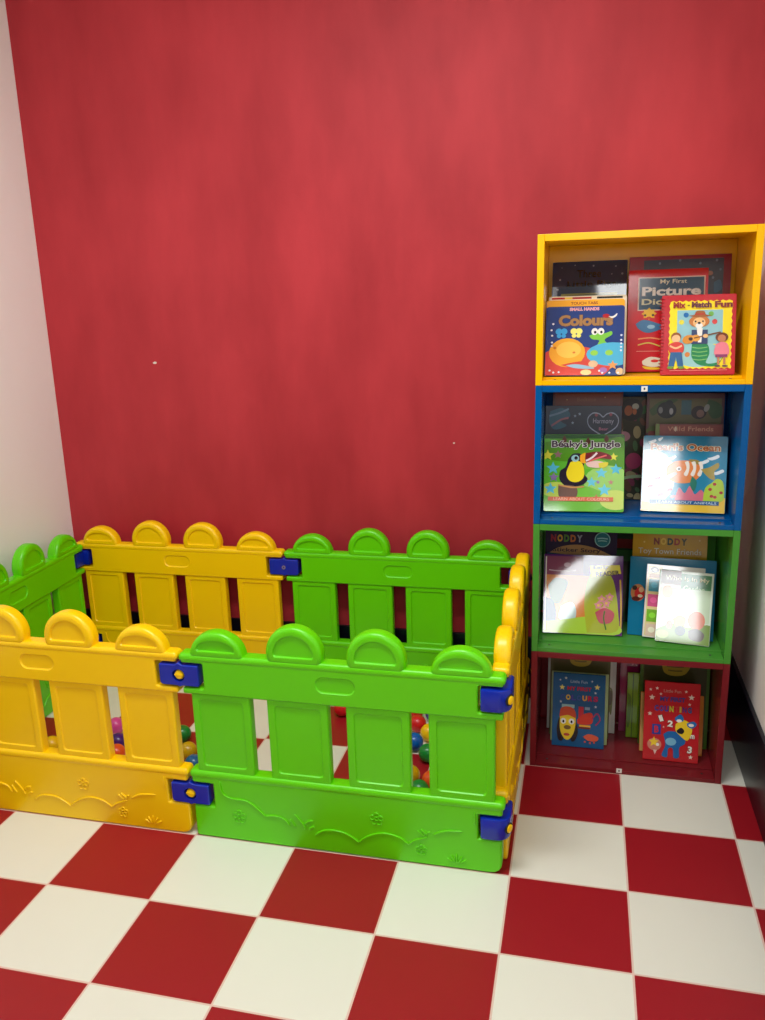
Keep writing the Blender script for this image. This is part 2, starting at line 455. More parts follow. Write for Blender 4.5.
def make_clip(label, loc, rz):
    t = thing('fence_clip', label, 'clip', loc, (0, 0, rz), 'blue fence clips')
    obj('clip_body', straight_clip('x'), CLIPB, t, wn=True)
    bm = bmesh.new(); loft(bm, lambda i: [((0.0138-i)*math.cos(2*PI*k/20), (0.0138-i)*math.sin(2*PI*k/20)) for k in range(20)],
                           [(0.005, -0.0195), (0.002, -0.0185), (0.0004, -0.016), (0, -0.012), (0, 0.0)])
    add_box(bm, -0.0130, 0.0130, -0.0205, -0.012, -0.0015, 0.0030, bev=0.001)
    obj('peg', bm, YELLOW, t)['label'] = 'yellow peg'
    bm = bmesh.new(); ring_y(bm, 0, 0, 0.0035, 0.0075, 0.0205, 0.0225)
    obj('rivet', bm, SILVER, t)['label'] = 'pale metal rivet'
    return t
ZH, ZL = 0.5035, 0.136
xj_f = (1.042+0.150)/2; xj_b = (1.005+0.113)/2
cl = make_clip('blue clip with yellow peg joining the two front panels at the top rail', (xj_f, YC-0.003, ZH), 0)
c2 = copy_tree(cl); c2.location = (xj_f, YC-0.003, ZL); c2['label'] = 'blue clip with yellow peg joining the two front panels low down near the floor'
c3 = copy_tree(cl); c3.location = (xj_b, BC, ZH); c3.rotation_euler = (0, 0, PI); c3['label'] = 'blue clip joining the two back panels at the top rail'
c4 = copy_tree(cl); c4.location = (xj_b, BC, ZL); c4.rotation_euler = (0, 0, PI); c4['label'] = 'blue clip joining the two back panels low down, behind the front fence'
def corner_clip(label, zc, loc, sx, sy, rot=0, both=False):
    """L-shaped clip; sx, sy point outwards from the pen"""
    t = thing('corner_clip', label, 'clip', (loc[0], loc[1], zc), (0, 0, rot), 'blue fence clips')
    h = 0.0300
    # in a frame whose outer corner lies at (0,0), arms along -x and +y (front right corner)
    pts = [(-0.070, 0.0), (0.0, 0.0), (0.0, 0.102), (-0.056, 0.102), (-0.056, 0.051), (-0.070, 0.051)]
    bm = bmesh.new()
    def shape(i):
        base = poly(pts, 0.006, 5)(i); return base
    # extrude along z: build with y as height, then swap
    base = shape
    big = []
    def sh(i):
        P = []
        q = [(-0.070+i, i), ]
        # outer corner gets a large radius
        rr = 0.036
        P.append((-0.077+i, 0.051-i)); P.append((-0.077+i, 0.008+i)); P.append((-0.0750+i, 0.0025+i)); P.append((-0.068+i, i))
        for k in range(9):
            a = -PI/2+PI/2*k/8; P.append((-rr+(rr-i)*math.cos(a), rr+(rr-i)*math.sin(a)))
        P.append((-i, 0.096-i)); P.append((-0.002-i, 0.100-i)); P.append((-0.006-i, 0.102-i))
        P.append((-0.056+i, 0.102-i)); P.append((-0.056+i, 0.051-i))
        return P
    loft(bm, sh, [(0.004, -h), (0.0012, -h+.0012), (0, -h+0.004), (0, h-0.004), (0.0012, h-.0012), (0.004, h)])
    for v in bm.verts:
        x, y, z = v.co; v.co = Vector((x*sx, z*(-sy), y))
    bmesh.ops.recalc_face_normals(bm, faces=bm.faces)
    obj('clip_body', bm, CLIPB, t)
    # dark socket and yellow peg on the rounded corner
    rr = 0.036; an = R(-28); ux, uy = math.cos(an), math.sin(an)
    def onto(bm):
        for v in bm.verts:
            x, y, z = v.co      # y = -outwards, x = along the face
            d = rr-y; px = -rr+d*ux-x*uy; py = rr+d*uy+x*ux
            v.co = Vector((px*sx, py*(-sy), z))
        bmesh.ops.recalc_face_normals(bm, faces=bm.faces); return bm
    bm = bmesh.new(); cyl_y(bm, 0, 0, 0.0150, -0.0022, 0.010); obj('socket', onto(bm), BLACKM, t)['label'] = 'dark socket'
    bm = bmesh.new(); cyl_y(bm, 0, 0, 0.0115, -0.0075, 0.004, dome=0.003); obj('peg', onto(bm), YELLOW, t)['label'] = 'yellow peg'
    return t
for zc, hh in ((ZH, 'top rail'), (ZL, 'floor')):
    corner_clip('blue corner clip with yellow peg at the front right corner near the ' + hh, zc, (1.500, -0.008), 1, -1)
    corner_clip('blue corner clip at the back right corner near the ' + hh, zc, (1.488, 0.980), 1, 1)
    corner_clip('blue corner clip at the back left corner near the ' + hh, zc, (-0.355, 0.986), -1, 1, 0.0)

# ------------------------------------------------------------ the tower of storage cubes
SX0, SX1, SY0, SY1 = 1.5165, 2.0995, 0.5455, 0.850
TH = 0.019
def storage_cube(label, m, z0, z1, stickers=()):
    t = thing('storage_cube', label, 'storage cube', ((SX0+SX1)/2, SY0, z0), group='stacked open storage cubes')
    hw = (SX1-SX0)/2; H = z1-z0-0.0006; D = SY1-SY0
    def part(name, bx, bev=0.0012):
        b = bmesh.new(); add_box(b, *bx, bev=bev); return obj(name, b, m, t, smooth=False)
    part('side_panel', (-hw, -hw+TH, 0, D, 0, H)); part('side_panel', (hw-TH, hw, 0, D, 0, H))
    part('top_panel', (-hw+TH+.0002, hw-TH-.0002, 0.0006, D, H-TH, H))
    part('back_panel', (-hw+TH+.0002, hw-TH-.0002, D-0.012, D-0.001, TH+.0055, H-TH-.0002))
    b = bmesh.new()      # bottom board: low front ledge, then two shallow steps
    add_box(b, -hw+TH+.0002, hw-TH-.0002, 0.0006, D-.0125, 0, TH-0.005, bev=0.0012)
    add_box(b, -hw+TH+.0002, hw-TH-.0002, 0.050, D-.0125, 0.001, TH, bev=0.0012)
    obj('bottom_panel', b, m, t, smooth=False)
    for sx in (-1, 1):
        b = bmesh.new(); cyl_y(b, 0, 0, 0.0035, 0, 0.0012, n=14)
        for v in b.verts: v.co = Vector((v.co.x+sx*(hw-TH-.035), v.co.z+.026, TH-0.0045-v.co.y+.0006))
        bmesh.ops.recalc_face_normals(b, faces=b.faces)
        obj('screw', b, mat('dark_screw', (30, 34, 28), 0.5), t, smooth=False)['label'] = 'dark screw head'
    for sx_, sz_ in stickers:
        b = bmesh.new(); add_box(b, sx_-.0085, sx_+.0085, -0.0008, -0.0001, sz_-.0075, sz_+.0075)
        add_box(b, sx_-.002, sx_+.002, -0.0011, -0.0008, sz_-.003, sz_+.003, mi=1)
        obj('sticker', b, [mat('sticker_paper', (235, 232, 225), 0.5), ink((60, 60, 70))], t, smooth=False)['label'] = 'small white sticker'
    return t
def cube_mat(n, rgb): return mat(n, rgb, 0.24, 0.2, bump=0.03, bscale=30)
ZS = [0.0006, 0.402, 0.815, 1.229, 1.645]
storage_cube('dark red open storage cube on the floor, lowest of the book tower', cube_mat('red_laminate', (120, 30, 36)), ZS[0], ZS[1], [(-0.012, 0.012)])
storage_cube('green open storage cube, second from the floor in the book tower', cube_mat('green_laminate', (74, 148, 54)), ZS[1], ZS[2])
storage_cube('blue open storage cube, second from the top in the book tower', cube_mat('blue_laminate', (0, 86, 152)), ZS[2], ZS[3], [(0.010, 0.4035)])
storage_cube('yellow open storage cube on top of the book tower', cube_mat('yellow_laminate', (252, 190, 0)), ZS[3], ZS[4])

# ------------------------------------------------------------ books
_tc = {}
def text_mesh(body, offset):
    k = (body, offset)
    if k in _tc: return _tc[k]
    cu = bpy.data.curves.new('t', 'FONT'); cu.body = body; cu.offset = offset; cu.fill_mode = 'FRONT'; cu.resolution_u = 3
    o = bpy.data.objects.new('t', cu); sc.collection.objects.link(o)
    bpy.context.view_layer.update()
    dg = bpy.context.evaluated_depsgraph_get()
    e = o.evaluated_get(dg); me = e.to_mesh()
    vs = [(v.co.x, v.co.y) for v in me.vertices]; fs = [tuple(p.vertices) for p in me.polygons]
    e.to_mesh_clear(); bpy.data.objects.remove(o); bpy.data.curves.remove(cu)
    _tc[k] = (vs, fs); return _tc[k]
class Art:
    """printed cover: u to the right 0..1, v down 0..1"""
    def __init__(s): s.items = []
    def poly(s, P, c, clip=True): s.items.append(('p', [tuple(p) for p in P], c, clip)); return s
    def rect(s, a, b, c_, d, c): return s.poly([(a, b), (c_, b), (c_, d), (a, d)], c)
    def ell(s, u, v, ru, rv, c, rot=0, n=20):
        ca, sa = math.cos(R(rot)), math.sin(R(rot))
        return s.poly([(u+ru*math.cos(2*PI*k/n)*ca-rv*math.sin(2*PI*k/n)*sa, v+ru*math.cos(2*PI*k/n)*sa+rv*math.sin(2*PI*k/n)*ca) for k in range(n)], c)
    def star(s, u, v, r, c, asp=1.0, rot=0, n=5, inner=.45):
        return s.poly([(u+r*(1 if k % 2 == 0 else inner)*math.sin(PI*k/n+rot), v-r*asp*(1 if k % 2 == 0 else inner)*math.cos(PI*k/n+rot)) for k in range(2*n)], c)
    def blob(s, P, c): return s.poly(spline(P+[P[0]], 5)[:-1], c)
    def line(s, P, wd, c):
        Q = spline(P, 5)
        for a, b in zip(Q, Q[1:]):
            d = Vector((b[0]-a[0], b[1]-a[1]))
            if d.length < 1e-6: continue
            n = Vector((-d.y, d.x)).normalized()*wd/2; e = d.normalized()*wd*.2
            s.poly([(a[0]-e.x+n.x, a[1]-e.y+n.y), (b[0]+e.x+n.x, b[1]+e.y+n.y), (b[0]+e.x-n.x, b[1]+e.y-n.y), (a[0]-e.x-n.x, a[1]-e.y-n.y)], c)
        return s
    def text(s, body, a, b, c_, d, col, bold=0.015, outline=None, ow=0.05, rot=0):
        s.items.append(('t', body, (a, b, c_, d), col, bold, outline, ow, rot)); return s
def clip01(P):
    for ax, lim, sg in ((0, 0.0, 1), (0, 1.0, -1), (1, 0.0, 1), (1, 1.0, -1)):
        out = []
        for i in range(len(P)):
            a, b = P[i-1], P[i]
            ia, ib = sg*(a[ax]-lim) >= -1e-9, sg*(b[ax]-lim) >= -1e-9
            if ia != ib:
                t = (lim-a[ax])/(b[ax]-a[ax]); out.append((a[0]+t*(b[0]-a[0]), a[1]+t*(b[1]-a[1])))
            if ib: out.append(b)
        P = out
        if len(P) < 3: return []
    return P
def book(name, label, w, h, t, loc, lean, bgc, art=None, yaw=0, roll=0, rad=0.0015, pages=None, gloss=0.07, curl=0.0, spiral=False, cat='book', group=None, spine=None):
    le, ya = R(lean), R(yaw)
    z = loc[2]+t*math.sin(le)+abs(math.sin(R(roll)))*w/2+0.0007+abs(curl)*w*h*.25*math.sin(le)
    root = thing(name, label, cat, (loc[0], loc[1], z), (-le, R(roll), ya), group)
    bt = 0.0014
    mats = []; idx = {}
    def mi(c):
        if c not in idx: idx[c] = len(mats); mats.append(ink(c, gloss))
        return idx[c]
    bm = bmesh.new()
    m0 = mi(bgc); ms = mi(spine or bgc)
    loft(bm, rrect(-w/2, w/2, 0, h, max(rad, .0012), 4), [(0.0004, 0), (0, 0.0004), (0, bt)], mi=m0)
    loft(bm, rrect(-w/2, w/2, 0, h, max(rad, .0012), 4), [(0, t-bt), (0, t-.0004), (0.0004, t)], mi=m0)
    if not spiral: add_box(bm, -w/2-.0004, -w/2+.0012, bt*.3, t-bt*.3, 0.0015, h-0.0015, mi=ms)
    lay = 0
    def Y(): return -0.00020-lay*0.000035
    mg = 0.0012
    if art:
        for it in art.items:
            if it[0] == 'p':
                P = clip01(it[1]) if it[3] else it[1]
                if len(P) < 3: continue
                Q = [P[0]]
                for p in P[1:]:
                    if abs(p[0]-Q[-1][0])+abs(p[1]-Q[-1][1]) > 1e-5: Q.append(p)
                if len(Q) < 3: continue
                lay += 1
                y = Y(); vs = [bm.verts.new((-w/2+mg+u*(w-2*mg), y, mg+(1-v)*(h-2*mg))) for u, v in Q]
                f = bm.faces.new(vs); f.normal_update()
                if f.normal.y > 0: f.normal_flip()
                f.material_index = mi(it[2])
            else:
                _, body, (a, b, c_, d), col, bold, outline, ow, rot = it
                vs0, fs0 = text_mesh(body, bold)
                xs = [p[0] for p in vs0]; ys = [p[1] for p in vs0]
                x0, x1, y0, y1 = min(xs), max(xs), min(ys), max(ys)
                todo = ([(outline, bold+ow)] if outline else [])+[(col, bold)]
                for cc, of in todo:
                    vs1, fs1 = text_mesh(body, of); lay += 1; y = Y(); V = []
                    for px, py in vs1:
                        u = a+(px-x0)/(x1-x0)*(c_-a); v = d-(py-y0)/(y1-y0)*(d-b)
                        if rot:
                            du, dv = (u-(a+c_)/2)*w, (v-(b+d)/2)*h; q = R(rot)
                            u = (a+c_)/2+(du*math.cos(q)-dv*math.sin(q))/w; v = (b+d)/2+(du*math.sin(q)+dv*math.cos(q))/h
                        V.append(bm.verts.new((-w/2+mg+u*(w-2*mg), y, mg+(1-v)*(h-2*mg))))
                    for f_ in fs1:
                        try: f = bm.faces.new([V[k] for k in f_])
                        except ValueError: continue
                        f.normal_update()
                        if f.normal.y > 0: f.normal_flip()
                        f.material_index = mi(cc)
    def warp(bm):      # a soft cover that has taken a slight twist
        for k in range(1, 14):
            bmesh.ops.bisect_plane(bm, geom=bm.verts[:]+bm.edges[:]+bm.faces[:], plane_co=(-w/2+w*k/14, 0, 0), plane_no=(1, 0, 0))
            bmesh.ops.bisect_plane(bm, geom=bm.verts[:]+bm.edges[:]+bm.faces[:], plane_co=(0, 0, h*k/14), plane_no=(0, 0, 1))
        for v in bm.verts: v.co.y += curl*v.co.x*(h*.5-v.co.z)
    if curl: warp(bm)
    obj('cover', bm, mats, root, smooth=bool(curl), angle=30)
    bm = bmesh.new(); add_box(bm, -w/2+.0014, w/2-.0015, bt+.0002, t-bt-.0002, 0.0018, h-.0018)
    if curl: warp(bm)
    pm = pages or PAPER
    obj('pages', bm, pm, root, smooth=False)
    if spiral:
        bm = bmesh.new(); n = 22
        for k in range(n):
            zz = 0.012+k*(h-.024)/(n-1)
            P = [(-w/2+.004+.0065*math.cos(a)-.002, t/2+(t/2+.003)*math.sin(a), zz+.0018*math.sin(a/2)) for a in [2*PI*j/12 for j in range(13)]]
            tube(bm, P, 0.0011, n=5)
        obj('spiral_binding', bm, mat('red_wire', (170, 16, 30), 0.3), root)
    return root

W_ = (238, 236, 230); K_ = (22, 20, 26)
F = [z+TH+.0002 for z in ZS]      # floor level inside each cube
# --- yellow cube
a = Art()
for u, v, r in ((.12, .05, .006), (.3, .03, .009), (.55, .04, .012), (.85, .05, .01), (.94, .12, .014), (.1, .16, .012), (.07, .25, .016), (.8, .12, .008), (.5, .13, .006), (.9, .22, .01)):
    a.ell(u, v, r, r*.66, (150, 165, 185))
a.text('Three', .33, .075, .66, .145, (16, 18, 26)); a.text('Little Pigs', .2, .175, .86, .245, (16, 18, 26))
a.poly([(.12, .29), (.88, .285), (.9, 1), (.1, 1)], (150, 150, 84)); a.blob([(.15, .31), (.5, .3), (.85, .31), (.8, .4), (.3, .42)], (88, 98, 48))
a.ell(.5, .6, .22, .16, (230, 160, 150)); a.ell(.44, .56, .02, .02, K_); a.ell(.56, .56, .02, .02, K_); a.ell(.5, .64, .07, .04, (214, 120, 120))
book('picture_book', 'dark navy storybook with black title, starry cover, behind the colours book stack', .221, .333, .012, (1.657, .745, F[3]), 12.5, (42, 58, 88), a, yaw=-2, gloss=.05)
a = Art().rect(.0, .0, .16, .45, (150, 36, 46)).rect(.045, .03, .93, 1, (62, 70, 92)).rect(0, 0, .14, 1, (160, 30, 44))
for u, v in ((.3, .06), (.5, .04), (.7, .07), (.86, .05), (.9, .13), (.83, .2), (.88, .3)): a.ell(u, v, .012, .011, (120, 140, 170))
a.ell(.8, .16, .03, .02, (176, 104, 60)); a.blob([(.84, .24), (.9, .22), (.92, .3), (.85, .33)], (60, 110, 150))
book('picture_book', 'large slate blue book with red border, tallest at the back of the yellow cube', .289, .335, .012, (1.921, .788, F[3]), 6.5, (150, 24, 38), a, gloss=.2)
a = Art().rect(.12, .07, .97, .40, (236, 206, 190)).rect(.135, .08, .955, .39, (14, 66, 98))
a.text('My First', .40, .095, .74, .15, (226, 220, 190), .01); a.text('Picture', .17, .165, .92, .255, W_, .035, (30, 60, 90), .03); a.text('Dictionary', .17, .285, 1.0, .36, (232, 230, 190), .03)
a.star(.27, .43, .10, (240, 190, 40), .6, n=8, inner=.7); a.ell(.22, .445, .016, .012, (60, 30, 20)); a.ell(.32, .445, .016, .012, (60, 30, 20)); a.ell(.27, .47, .03, .012, (200, 70, 30))
a.blob([(.1, .53), (.2, .49), (.36, .52), (.46, .56), (.38, .60), (.25, .62), (.14, .58)], (70, 120, 160)); a.ell(.3, .56, .05, .02, (150, 190, 210))
a.line([(.14, .68), (.3, .67), (.44, .69)], .012, (240, 160, 100)); a.line([(.14, .74), (.28, .72), (.44, .76)], .012, (220, 200, 90)); a.rect(.12, .80, .5, .805, (240, 170, 150))
a.blob([(.2, .90), (.3, .86), (.45, .88), (.5, .93), (.36, .96), (.22, .94)], (232, 226, 205)); a.ell(.36, .9, .05, .015, (220, 60, 50)); a.blob([(.2, .95), (.4, .965), (.5, .955), (.4, .985), (.25, .98)], (240, 196, 40))
book('picture_dictionary', 'bright red picture dictionary with blue title panel, behind the spiral activity book', .222, .298, .016, (1.884, .70, F[3]), 12, (208, 30, 40), a, gloss=.14)
for k, (hh, dx, bg, lab) in enumerate(((.237, .006, (240, 226, 196), 'cream topped board book, rearmost of the colours book stack'), (.2215, 0, (246, 176, 48), 'orange topped board book sandwiched in the colours book stack'))):
    hh += .004*k
    a = Art()
    if k == 0: a.rect(.03, .01, .28, .035, (190, 40, 36)).rect(.2, .01, .3, .035, (240, 200, 70)).rect(.3, .01, .55, .035, (176, 40, 40)).rect(.62, .01, .95, .035, (40, 40, 36))
    else: a.text('TOUCH TABS', .31, .022, .66, .06, (150, 60, 40), .02)
    book('board_book', lab, .222, hh, .0075, (1.650+dx, .615-k*.009, F[3]), 19, bg, a, rad=.008, group='stack of colours board books')
a = Art()
a.text('SMALL HANDS', .3, .015, .68, .06, (226, 150, 160), .03, (236, 200, 205), .03)
a.text('Colours', .16, .12, .86, .285, (166, 124, 78), .05, (70, 56, 70), .03)
a.ell(.77, .145, .045, .03, (176, 30, 40)); a.blob([(.8, .15), (.86, .15), (.91, .11), (.9, .15), (.85, .18)], W_)
for s_, c in ((.2, (60, 160, 222)), (.395, (240, 232, 120))):
    a.ell(s_-.035, .36, .042, .045, c, 20); a.ell(s_+.035, .36, .042, .045, c, -20); a.ell(s_-.03, .425, .03, .03, c); a.ell(s_+.03, .425, .03, .03, c)
a.blob([(.56, .43), (.64, .40), (.75, .40), (.84, .37), (.85, .42), (.76, .49), (.8, .56), (.74, .60), (.67, .57), (.69, .50), (.6, .48)], (126, 200, 70))
for u in (.63, .71): a.ell(u, .37, .042, .05, W_); a.ell(u+.005, .38, .016, .02, K_)
a.ell(.36, .84, .5, .26, (212, 74, 66)); a.ell(.86, .70, .33, .17, (80, 178, 216)); a.ell(.63, .68, .05, .04, (150, 210, 80)); a.ell(.82, .68, .05, .04, (150, 210, 80))
a.ell(.28, .67, .235, .21, (240, 170, 50)); a.ell(.30, .63, .16, .12, (246, 196, 84)); a.blob([(.2, .85), (.45, .80), (.62, .82), (.58, .88), (.4, .9)], (210, 70, 60))
a.blob([(.27, .86), (.4, .84), (.6, .88), (.62, .91), (.4, .90)], (150, 190, 214)); a.ell(.12, .6, .02, .02, (200, 120, 40)); a.ell(.37, .67, .02, .015, (214, 120, 50))
a.ell(.53, .96, .07, .04, (236, 214, 150)); a.ell(.62, .84, .06, .05, (226, 190, 150)); a.star(.87, .86, .07, (230, 160, 90)); a.ell(.75, .93, .05, .04, (170, 120, 190)); a.ell(.96, .95, .05, .05, (226, 190, 140))
for u, v in ((.06, .93), (.11, .96), (.18, .955), (.08, .57), (.08, .52), (.08, .42), (.07, .34), (.09, .25), (.97, .5), (.97, .55), (.97, .6), (.97, .65), (.97, .43), (.7, .94), (.74, .97), (.83, .97), (.94, .97)): a.ell(u, v, .014, .014, (226, 230, 240))
book('board_book', 'blue colours board book with frog and orange planet, front of its stack', .222, .206, .0085, (1.650, .5965, F[3]), 19, (36, 62, 128), a, rad=.008, group='stack of colours board books')
a = Art()
zz = [(.1, .075)]
P = []
for k in range(21): P.append((.11+.84*k/20, .075+.008*(-1)**k))
for k in range(21): P.append((.95+.008*(-1)**k, .09+.82*k/20))
for k in range(21): P.append((.95-.84*k/20, .925+.008*(-1)**k))
for k in range(21): P.append((.105+.008*(-1)**k, .91-.82*k/20))
a.poly(P, (246, 226, 24)); a.rect(.21, .19, .83, .62, (142, 196, 206)); a.ell(.5, .75, .34, .16, (150, 204, 206))
for u, v, c in ((.33, .25, (20, 110, 180)), (.67, .24, (110, 180, 80)), (.27, .34, (230, 220, 60)), (.72, .34, (210, 70, 70)), (.36, .75, (210, 130, 60))): a.ell(u, v, .036, .032, c)
a.blob([(.42, .62), (.62, .62), (.66, .74), (.62, .86), (.8, .84), (.86, .72), (.84, .80), (.74, .90), (.52, .88), (.42, .78)], (22, 134, 80))
for v in (.66, .71, .76, .81): a.line([(.43, v), (.52, v+.012), (.63, v)], .012, (120, 196, 110))
a.rect(.41, .44, .63, .62, (48, 66, 110)); a.poly([(.48, .42), (.56, .42), (.545, .60), (.5, .60)], W_)
a.ell(.51, .335, .14, .075, (196, 120, 56)); a.ell(.51, .35, .085, .065, (236, 190, 130)); a.ell(.51, .39, .05, .035, W_); a.ell(.51, .355, .022, .014, K_); a.ell(.46, .335, .012, .012, K_); a.ell(.56, .335, .012, .012, K_)
a.blob([(.36, .26), (.44, .25), (.47, .205), (.57, .205), (.6, .25), (.67, .265), (.5, .285)], (160, 90, 36)); a.rect(.45, .235, .58, .25, (190, 40, 40))
a.ell(.37, .56, .085, .055, (216, 140, 40), -12); a.ell(.47, .545, .06, .042, (226, 160, 60)); a.ell(.4, .555, .03, .022, (70, 40, 20)); a.line([(.45, .545), (.62, .51), (.8, .475)], .016, (120, 70, 30)); a.ell(.6, .52, .035, .025, (236, 190, 130))
# boy
a.ell(.2, .53, .07, .06, (150, 84, 30)); a.ell(.2, .55, .06, .05, (236, 190, 140)); a.blob([(.1, .62), (.2, .59), (.3, .62), (.29, .73), (.12, .73)], (214, 60, 50)); a.poly([(.13, .72), (.28, .72), (.31, .90), (.23, .90), (.205, .78), (.18, .90), (.1, .90)], (40, 96, 150)); a.ell(.13, .915, .045, .018, (110, 150, 50)); a.ell(.28, .915, .045, .018, (110, 150, 50))
a.line([(.12, .64), (.2, .67), (.28, .64)], .022, (236, 190, 140))
# girl
a.ell(.82, .54, .085, .06, (110, 50, 24)); a.ell(.82, .555, .055, .048, (196, 130, 90)); a.blob([(.74, .63), (.82, .60), (.9, .63), (.91, .76), (.73, .76)], (232, 130, 150)); a.rect(.74, .755, .9, .79, (140, 60, 110)); a.rect(.765, .79, .795, .88, (196, 130, 90)); a.rect(.845, .79, .875, .88, (196, 130, 90)); a.ell(.77, .90, .04, .012, (90, 60, 80)); a.ell(.87, .90, .04, .012, (90, 60, 80))
x = .15
for wd, cols in (('Mix', ((150, 30, 30),)), ('-', ((90, 40, 40),)), ('Match', ((96, 44, 60),)), ('Fun', ((120, 30, 36),))):
    ww = {'Mix': .17, '-': .04, 'Match': .27, 'Fun': .24}[wd]
    if wd == '-': a.rect(x+.005, .125, x+.035, .137, cols[0])
    else: a.text(wd, x, .085, x+ww, .165, cols[0], .05, (250, 190, 60), .015)
    x += ww+(.02 if wd != 'Match' else .045)
a.line([(.12, .955), (.5, .952), (.9, .95)], .006, (230, 150, 140))
book('spiral_book', 'red and yellow spiral-bound activity book with lion playing guitar, front right', .198, .226, .009, (1.961, .600, F[3]), 15, (190, 22, 40), a, rad=.004, spiral=True, gloss=.16)

# --- blue cube; rear covers' own colours darkened with the shade of the recess
a = Art().rect(.03, 0.01, .97, .2, (150, 62, 30)).text('Bedtime', .35, .05, .62, .085, (170, 96, 48)).ell(.2, .07, .01, .007, (220, 160, 80)).ell(.75, .05, .01, .007, (220, 160, 80)).rect(.03, .2, .97, 1, (130, 50, 30))
book('picture_book', 'rusty orange book, rearmost on the left side of the blue cube', .214, .348, .010, (1.665, .766, F[2]), 6, (108, 34, 22), a, gloss=.3)
a = Art()
a.blob([(.06, .05), (.2, .02), (.3, .05), (.32, .11), (.2, .15), (.28, .2), (.12, .24), (.04, .16)], (52, 104, 126)); a.line([(.08, .2), (.2, .14), (.3, .12)], .02, (180, 110, 120)); a.line([(.05, .1), (.18, .07), (.3, .03)], .02, (120, 150, 176))
for u, v in ((.45, .08), (.39, .1), (.36, .17)): a.star(u, v, .022, (160, 176, 200), .8)
heart = [(0, .34), (-.2, .2), (-.235, .06), (-.16, -.03), (-.06, -.02), (0, .03), (.06, -.02), (.16, -.03), (.235, .06), (.2, .2)]
hp = [(.76+x*.85, .09+y*.62) for x, y in heart]
a.line(hp+[hp[0]], .012, (176, 184, 206)); a.text('Harmony', .63, .125, .90, .19, (196, 190, 210), .0); a.text('Bear', .71, .215, .83, .245, (206, 120, 150)); a.ell(.67, .09, .02, .016, (170, 70, 90)); a.ell(.86, .085, .02, .016, (170, 70, 90))
a.line([(.5, .30), (.7, .29), (.95, .295)], .012, (150, 160, 180))
book('picture_book', 'slate blue book with a white heart outline, behind the toucan book', .232, .308, .012, (1.6535, .728, F[2]), 7, (32, 40, 64), a, gloss=.3)
a = Art()
rnd = random.Random(4)
for k in range(46):
    c = rnd.choice([(60, 110, 50), (150, 60, 90), (196, 180, 130), (44, 84, 44), (120, 74, 50), (90, 130, 80)])
    a.ell(rnd.uniform(0, .6), rnd.uniform(0, 1), rnd.uniform(.03, .09), rnd.uniform(.02, .06), c, rnd.uniform(0, 90))
a.ell(.2, .12, .17, .11, (40, 36, 34)); a.ell(.16, .13, .06, .05, (180, 96, 50)); a.ell(.26, .09, .05, .03, (190, 190, 170)); a.ell(.25, .14, .03, .03, (200, 110, 60))
a.ell(.1, .38, .1, .05, (206, 150, 160)); a.ell(.26, .62, .12, .08, (196, 60, 110)); a.line([(.0, .82), (.2, .78), (.4, .77)], .03, (190, 220, 170))
book('picture_book', 'olive jungle-patterned book standing in the gap between toucan and fish books', .21, .328, .008, (1.862, .806, F[2]), 3.5, (64, 62, 40), a, gloss=.3)
a = Art().rect(.03, .045, .97, .98, (112, 104, 62))
a.blob([(.03, .15), (.15, .08), (.3, .05), (.4, .06), (.2, .14), (.08, .2)], (66, 96, 46)); a.blob([(.8, .05), (.96, .1), (.97, .2), (.85, .22), (.78, .12)], (62, 98, 54)); a.blob([(.05, .3), (.3, .26), (.6, .29), (.96, .27), (.96, .34), (.05, .36)], (100, 120, 40))
a.ell(.26, .15, .13, .075, (20, 24, 34)); a.ell(.18, .15, .03, .03, (150, 150, 150)); a.ell(.32, .16, .026, .03, (190, 190, 190)); a.ell(.29, .09, .05, .03, (30, 34, 44)); a.rect(.45, .06, .58, .19, (64, 110, 120))
a.ell(.68, .17, .1, .06, (36, 22, 32)); a.ell(.7, .18, .05, .035, (150, 110, 100)); a.ell(.78, .13, .04, .03, (170, 170, 160), -40); a.rect(.03, .34, .97, .4, (150, 56, 44))
book('picture_book', 'tall pinkish brown book with dark animal faces, behind the fish book', .226, .342, .012, (1.957, .765, F[2]), 6, (104, 56, 60), a, gloss=.3)
a = Art().rect(.02, .01, .98, .16, (138, 46, 34)).text('Wild Friends', .18, .03, .86, .085, (206, 140, 110)).ell(.3, .06, .02, .03, (230, 200, 170)).rect(0, 0, .06, 1, (110, 130, 40))
book('picture_book', 'red topped book peeking just above the fish book', .196, .256, .012, (1.966, .712, F[2]), 8, (100, 30, 26), a, gloss=.25)
a = Art()
a.rect(0, .0, 1, .05, (20, 92, 30)).blob([(0, .1), (.3, .05), (.7, .08), (1, .05), (1, .5), (.6, .3), (.3, .35), (0, .3)], (84, 150, 30)).ell(.8, .62, .3, .22, (160, 214, 110)).ell(.3, .85, .5, .2, (120, 196, 70)).ell(.9, .85, .2, .13, (206, 226, 110)).ell(.15, .72, .2, .1, (196, 220, 90)).ell(.6, .38, .2, .07, (120, 190, 60))  # pale lower-right ovals: print, with some of the glare put into the colour
for u, v, r in ((.25, .05, .05), (.55, .07, .05), (.78, .04, .05)): a.blob([(u, v-.04), (u+.03, v+.02), (u, v+.06), (u-.03, v+.02)], (96, 40, 20))
